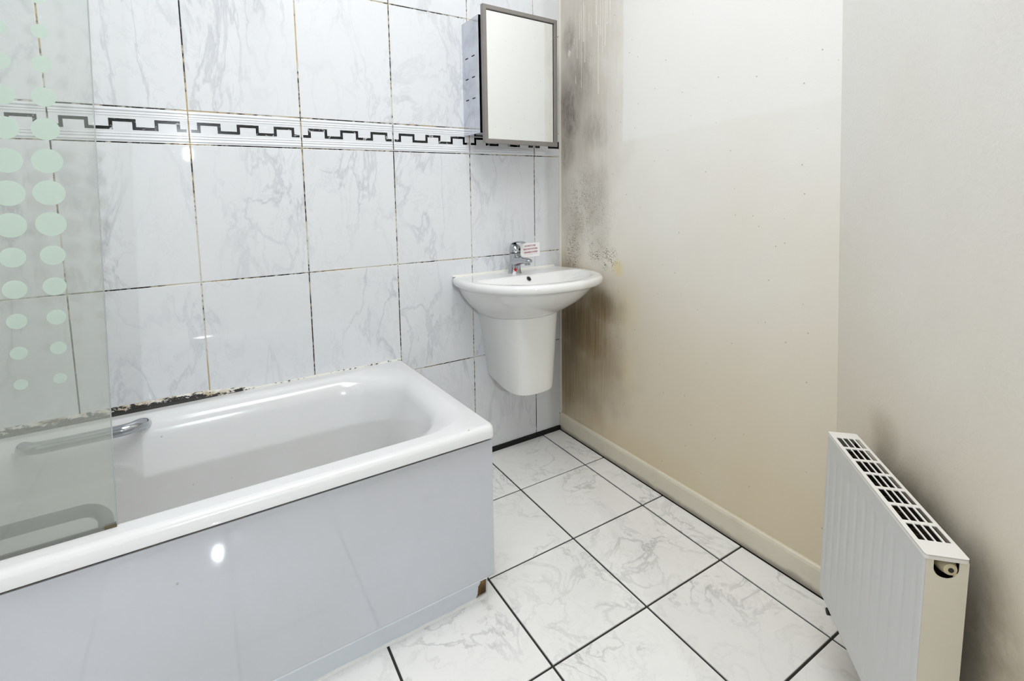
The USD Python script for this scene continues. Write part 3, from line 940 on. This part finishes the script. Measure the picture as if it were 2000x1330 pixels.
obj('body', loft([disc(.0275, 0, 0), disc(.0275, 0, .003), disc(.0255, 0, .006), disc(.0225, -.001, .025), disc(.0215, -.004, .045), disc(.0225, -.006, .065, -.1), disc(.0240, -.007, .078, -.1), disc(.0240, -.007, .0795, -.1), disc(.021, -.007, .080, -.1)], True, True), M['chrome'], tap, smooth=50)
obj('cartridge_dome', loft([disc(.0215, -.007, .0805, -.1), disc(.0245, -.007, .0825, -.1), disc(.0242, -.006, .092, -.1), disc(.0215, -.004, .104, -.05), disc(.0155, -.002, .1125), disc(.007, 0, .1165)], True, True), M['chrome'], tap, smooth=50)
sr = []
for y, z, w, h in ((-0.005, .048, .021, .022), (-.020, .050, .0205, .0205), (-.040, .0535, .018, .0165), (-.062, .0565, .0165, .013), (-.085, .058, .0155, .011), (-.098, .0582, .0145, .0095), (-.106, .0580, .011, .0072), (-.110, .0578, .005, .0035)):
    sr.append(np.c_[w * np.sign(np.cos(an)) * np.abs(np.cos(an)) ** 0.8, np.full(32, y), z + h * np.sign(np.sin(an)) * np.abs(np.sin(an)) ** 0.8])
obj('spout', loft(sr, True, True), M['chrome'], tap, smooth=50)
obj('aerator', cyl(.0105, .010, (0, -.090, .041), (0, 0.1, 1), 28), M['chrome'], tap, smooth=40)
lv = catmull([(0, .0165, .083), (0, .0165, .098), (0, .008, .113), (0, -.008, .1215), (0, -.030, .1255), (0, -.055, .1265), (0, -.066, .1245)], 7)
lr = []
tg = np.gradient(lv, axis=0)
tg /= np.linalg.norm(tg, axis=1, keepdims=True)
for i, p in enumerate(lv):
    nrm = np.array([0, -tg[i][2], tg[i][1]])
    s = i / (len(lv) - 1)
    wd, hh = 0.013 - 0.003 * s, 0.0028 + 0.0012 * s
    if i in (0, len(lv) - 1):
        wd, hh = wd * 0.6, hh * 0.5
    lr.append(p + np.outer(wd * np.cos(an), [1, 0, 0]) + np.outer(hh * np.sin(an), nrm))
obj('lever', loft(lr, True, True), M['chrome'], tap, smooth=50)
obj('indicator', cyl(.0042, .0012, (.006, -.0305, .0965), (.2, -1, .12), 16), M['dark'], tap, label='small dark screw cover on the dome')
st = []
for k in range(10):
    r = 0.0095 if k % 2 == 0 else 0.0042
    st.append((r * math.sin(k * math.pi / 5), r * math.cos(k * math.pi / 5)))
stm = trimesh.creation.extrude_polygon(sg.Polygon(st), 0.0012, engine='earcut')
v = stm.vertices.copy()
stm.vertices = np.c_[v[:, 0], -v[:, 2], v[:, 1]]
obj('red_sticker', moved(stm, (-.013, -.0255, .017)), M['red'], tap, label='torn red star-shaped sticker at the foot')
obj('sticker_backing', prism([(-.028, .000), (-.012, .000), (-.010, .010), (-.020, .016)], 0.0252, 0.0262).apply_transform(np.array([[1, 0, 0, 0], [0, 0, -1, 0], [0, 1, 0, 0.0004], [0, 0, 0, 1.0]])), M['card'], tap, label='white scrap of sticker paper at the foot')

card = thing('notice_card', 'small white notice card hanging on the tap lever', 'card', (-0.2735, -0.1165, 0.8155))
W_, H_ = 0.0865, 0.0545
cp = np.array(sg.Polygon([(0.006, 0.0), (W_, 0.002), (W_, H_), (0, H_ - 0.001), (0.0, 0.012)]).buffer(-0.003).buffer(0.003).exterior.coords)[:-1]


def bent(x):
    return 0.006 * np.clip((0.02 - x) / 0.02, 0, 1) ** 2


xs_ = np.linspace(0, W_, 24)
P = np.zeros((24, 9, 3))
for i, x in enumerate(xs_):
    cutb = 0.010 * np.clip((0.012 - x) / 0.012, 0, 1) ** 1.6
    zl = np.linspace(cutb, H_ - 0.0025 * np.clip((0.006 - x) / 0.006, 0, 1), 9)
    P[i] = np.c_[np.full(9, x), bent(np.full(9, x)), zl]
fr_, bk_ = grid(P), grid(P + [0, 0.0006, 0])
bk_.invert()
obj('card_sheet', cat(fr_, bk_), M['card'], card, smooth=True)
for text, zl, x0, wid in (('DO NOT USE', 0.0400, 0.0150, 0.052), ('WATER SYSTEM', 0.0275, 0.0105, 0.064), ('DRAINED DOWN', 0.0150, 0.0130, 0.062)):
    tm = text_lines(text, 0.0068, 0.0003)
    v = tm.vertices.copy()
    v[:, 0] = (v[:, 0] - v[:, 0].min()) / (v[:, 0].max() - v[:, 0].min()) * wid + x0
    tm.vertices = np.c_[v[:, 0], bent(v[:, 0]) - 0.00005 - v[:, 2], v[:, 1] + zl + (v[:, 0] - 0.04) * 0.035]
    tm.invert() if tm.volume < 0 else None
    obj('lettering', tm, M['red_ink'], card)
obj('small_print', cat(*[box(0.016 + 0.0062 * k, 0.0206 + 0.0062 * k, -0.0004, 0.0, 0.0082 + 0.00025 * k, 0.0091 + 0.00025 * k) for k in range(10)]), M['pink_ink'], card, label='one line of tiny unreadable print')

# ------------------------------------------------------------------ mirror cabinet
cab = thing('mirror_cabinet', 'steel wall cabinet with a mirrored door hung ajar above the basin', 'cabinet', (-0.45, 0, 1.28))
cw, cdp, ch = 0.335, 0.128, 0.405
t_ = 0.0012
obj('carcass', cat(box(0, t_, -cdp, 0.001, 0, ch), box(cw - t_, cw, -cdp, 0.001, 0, ch), box(t_, cw - t_, -cdp, 0.001, 0, t_), box(t_, cw - t_, -cdp, 0.001, ch - t_, ch), box(t_, cw - t_, -0.002, 0.001, t_, ch - t_)), M['steel'], cab)
for z in (0.275, 0.201, 0.1265):
    for y in (-0.0350, -0.0850):
        obj('shelf_slot', box(-0.0005, 0.0006, y - 0.0105, y + 0.0105, z - 0.0019, z + 0.0019), M['dark'], cab)
obj('door_flange', cat(box(0.006, 0.012, -cdp - 0.006, -cdp, 0.004, ch - 0.004)), M['dark'], cab, label='dark strip for the shade in the gap between body and door')  # dark strip paints the shade in the open door gap
obj('hinge', cyl(0.004, 0.40, (0.330, -0.123, 0.0), (0, 0, 1), 12), M['frame'], cab)
# door in its own frame: hinge on the right, left edge swung out
DA = math.radians(1.6)
DH0, DH1, DW, DF, DT = 1.2425 - 1.28, 1.7150 - 1.28, 0.3285, 0.0155, 0.016
hx, hy = -0.1175 + 0.45, -0.1290


def door(m):
    v = m.vertices.copy()            # local: x from the hinge to the left (negative), y forward negative
    x = hx + v[:, 0] * math.cos(DA) - v[:, 1] * math.sin(DA) * -1 * -1
    y = hy + v[:, 0] * math.sin(DA) + v[:, 1] * math.cos(DA)
    m = m.copy()
    m.vertices = np.c_[x, y, v[:, 2]]
    return m


def rail(p_out0, p_out1, p_in1, p_in0):
    q = np.array([p_out0, p_out1, p_in1, p_in0])
    c_ = q.mean(0)
    r_ = []
    for y, s in ((0.0, 0.0), (-DT + 0.003, 0.0), (-DT, 0.10), (-DT, 0.5)):
        qq = q.copy()
        qq[0] += (q[3] - q[0]) * s * 0.5
        qq[1] += (q[2] - q[1]) * s * 0.5
        qq[3] += (q[0] - q[3]) * (0.12 if s >= 0.1 else 0)
        qq[2] += (q[1] - q[2]) * (0.12 if s >= 0.1 else 0)
        if s == 0.5:
            continue
        r_.append(np.c_[qq[:, 0], np.full(4, y), qq[:, 1]])
    return loft(r_, True, True)


o4 = [(-DW, DH0), (0, DH0), (0, DH1), (-DW, DH1)]
i4 = [(-DW + DF, DH0 + DF), (-DF, DH0 + DF), (-DF, DH1 - DF), (-DW + DF, DH1 - DF)]
for k in range(4):
    obj('door_rail', door(rail(o4[k], o4[(k + 1) % 4], i4[(k + 1) % 4], i4[k])), M['frame'], cab)
obj('mirror_gasket', door(cat(box(-DW + DF - 0.001, -DF + 0.001, -0.008, -0.001, DH0 + DF - 0.001, DH1 - DF + 0.001))), M['dark'], cab)
obj('mirror', door(box(-DW + DF + 0.0012, -DF - 0.0022, -0.0095, -0.0081, DH0 + DF + 0.0008, DH1 - DF - 0.0018)), M['mirror'], cab)

# ------------------------------------------------------------------ radiator
RB = np.array([-0.162, -1.236]) - N2 * 0.0042
RZ0, RZ1, RL, RT = 0.168, 0.5437, 0.372, 0.0542
rad = thing('radiator', 'white single-panel radiator with a slotted top grille on the angled wall', 'radiator', (RB[0], RB[1], 0))


def rl(P):
    """(along, out from the wall, z) -> local to the radiator prim."""
    P = np.asarray(P, float)
    xy = P[..., 0:1] * T2 + P[..., 1:2] * N2
    return np.concatenate([xy, P[..., 2:3]], -1)


def rmesh(m):
    m = m.copy()
    m.vertices = rl(m.vertices)
    m.invert()
    return m


# ribbed front sheet
S = np.linspace(0.0, RL, 260)
pitch = 0.0335
Zv = np.r_[np.linspace(RZ0, RZ0 + 0.05, 12), np.linspace(RZ0 + 0.05, RZ1 - 0.07, 6)[1:], np.linspace(RZ1 - 0.07, RZ1 - 0.0068, 14)[1:]]
P = np.zeros((len(S), len(Zv), 3))
for i, s in enumerate(S):
    ph = ((s - 0.018) / pitch) % 1.0
    rib = 0.5 + 0.5 * math.cos(2 * math.pi * (ph - 0.5))
    rib = 1 - (1 - rib) ** 3
    es = np.clip(min(s, RL - s) / 0.016, 0, 1)
    for j, z in enumerate(Zv):
        mz = np.clip((RZ1 - 0.033 - z) / 0.012, 0, 1) * np.clip((z - RZ0 - 0.022) / 0.012, 0, 1)
        dep = 0.0014 * (1 - rib) * mz * es
        rb = max(0, 1 - min(s, RL - s) / 0.004)
        bl = max(0, 1 - (z - RZ0) / 0.006)
        P[i, j] = (s, RT - dep - 0.002 * rb ** 2 - 0.003 * bl ** 2, z)
obj('front_panel', rmesh(grid(P)), M['rad_front_shaded'], rad, smooth=50)
obj('rear_panel', rmesh(box(0.004, RL - 0.004, 0.001, 0.004, RZ0 + 0.005, RZ1 - 0.012)), M['fin'], rad)
obj('water_panel', rmesh(box(0.006, RL - 0.006, 0.036, 0.0495, RZ0 + 0.006, RZ1 - 0.030)), M['fin'], rad, label='inner water panel coloured dark for the shade behind the grille')
fins = [box(0.012 + 0.0145 * k, 0.0132 + 0.0145 * k, 0.005, 0.036, RZ0 + 0.03, RZ1 - 0.035) for k in range(24)]
for fm in fins:
    obj('convector_fin', rmesh(fm), M['fin'], rad)
# end panels, the near one with a notch for the bleed valve
obj('end_panel', rmesh(box(0.0, 0.0012, 0.0, RT - 0.003, RZ0 + 0.004, RZ1 - 0.010)), M['rad'], rad)
ep = sg.box(0.0, RZ0 + 0.004, RT - 0.0022, RZ1 - 0.0065)
nt = sg.box(0.0115, 0.522, 0.0425, 0.56).union(sg.Point(0.027, 0.522).buffer(0.0155, 24))
nt = affinity.translate(nt, 0.0, 0.003)
em = trimesh.creation.extrude_polygon(ep.difference(nt), 0.0013, engine='earcut')
v = em.vertices.copy()
em.vertices = np.c_[RL - 0.0013 + v[:, 2], v[:, 0], v[:, 1]]
obj('end_panel', rmesh(em), M['rad_end_warm'], rad, label='near end panel with a rounded notch for the valve')
vb = cat(cyl(.0125, .022, (RL - .026, .0235, .5225), (1, 0, 0), 28))
obj('bleed_valve', rmesh(cat(loft([np.c_[np.full(28, s_), .0215 + r_ * np.cos(np.linspace(0, 2 * np.pi, 28, endpoint=False)), .5235 + r_ * np.sin(np.linspace(0, 2 * np.pi, 28, endpoint=False))] for s_, r_ in ((RL - .03, .0125), (RL - .012, .0125), (RL - .006, .0105), (RL - .001, .0085), (RL, .0062))], True, True), box(RL - .006, RL - .001, .012, .017, .5125, .5185))), M['valve'], rad, smooth=40, label='yellowed plastic bleed valve in the notch')
vbp = stage.GetPrimAtPath(str(rad.GetPath()) + '/bleed_valve')
obj('valve_socket', rmesh(cyl(.0034, .0008, (RL + .0002, .0215, .5235), (1, 0, 0), 16)), M['dark'], vbp)
obj('valve_backing', rmesh(box(RL - 0.034, RL - 0.031, 0.004, RT - 0.006, 0.49, RZ1 - 0.012)), M['dark'], rad)
# top grille: a sheet with seven rows of four slots, folded edges
gp = affinity.translate(sg.box(0.0, 0.0, RL + 0.0015, RT), 0, 0).buffer(-0.004).buffer(0.004)
sl = []
for k in range(7):
    s0 = 0.0262 + 0.0460 * k
    for d0, d1 in ((0.0378, 0.0472), (0.0268, 0.0354), (0.0162, 0.0242), (0.0056, 0.0128)):
        sl.append(sg.box(s0, d0, s0 + 0.0385, d1).buffer(-0.0012).buffer(0.0012))
for q_ in sl:
    gp = gp.difference(q_)
gm = trimesh.creation.extrude_polygon(gp, 0.0016, engine='earcut')
gm.apply_translation((0, 0, RZ1 - 0.0016))
o_ = sg.box(0.0, 0.0, RL + 0.0015, RT).buffer(-0.004).buffer(0.004)
lip = trimesh.creation.extrude_polygon(o_.difference(o_.buffer(-0.0012)), 0.0062, engine='earcut')
lip.apply_translation((0, 0, RZ1 - 0.0070))
obj('top_grille', rmesh(cat(gm, lip)), M['rad'], rad)
for s in (0.07, RL - 0.07):
    obj('wall_bracket', rmesh(box(s - 0.012, s + 0.012, -0.0165, 0.001, RZ0 + 0.04, RZ1 - 0.06)), M['fin'], rad)
obj('supply_pipe', rmesh(tube([(0.030, -0.02, RZ0 - 0.022), (0.030, 0.0, RZ0 - 0.022), (0.030, 0.020, RZ0 - 0.022)], 0.0075, 14)), M['dark'], rad, smooth=60)
obj('pipe_valve', rmesh(cat(cyl(0.010, 0.040, (0.030, 0.026, RZ0 - 0.034), (0, 0, 1), 20), cyl(0.007, 0.022, (0.030, 0.026, RZ0 - 0.020), (0, 1, 0.0), 16))), M['dark'], rad, smooth=40)
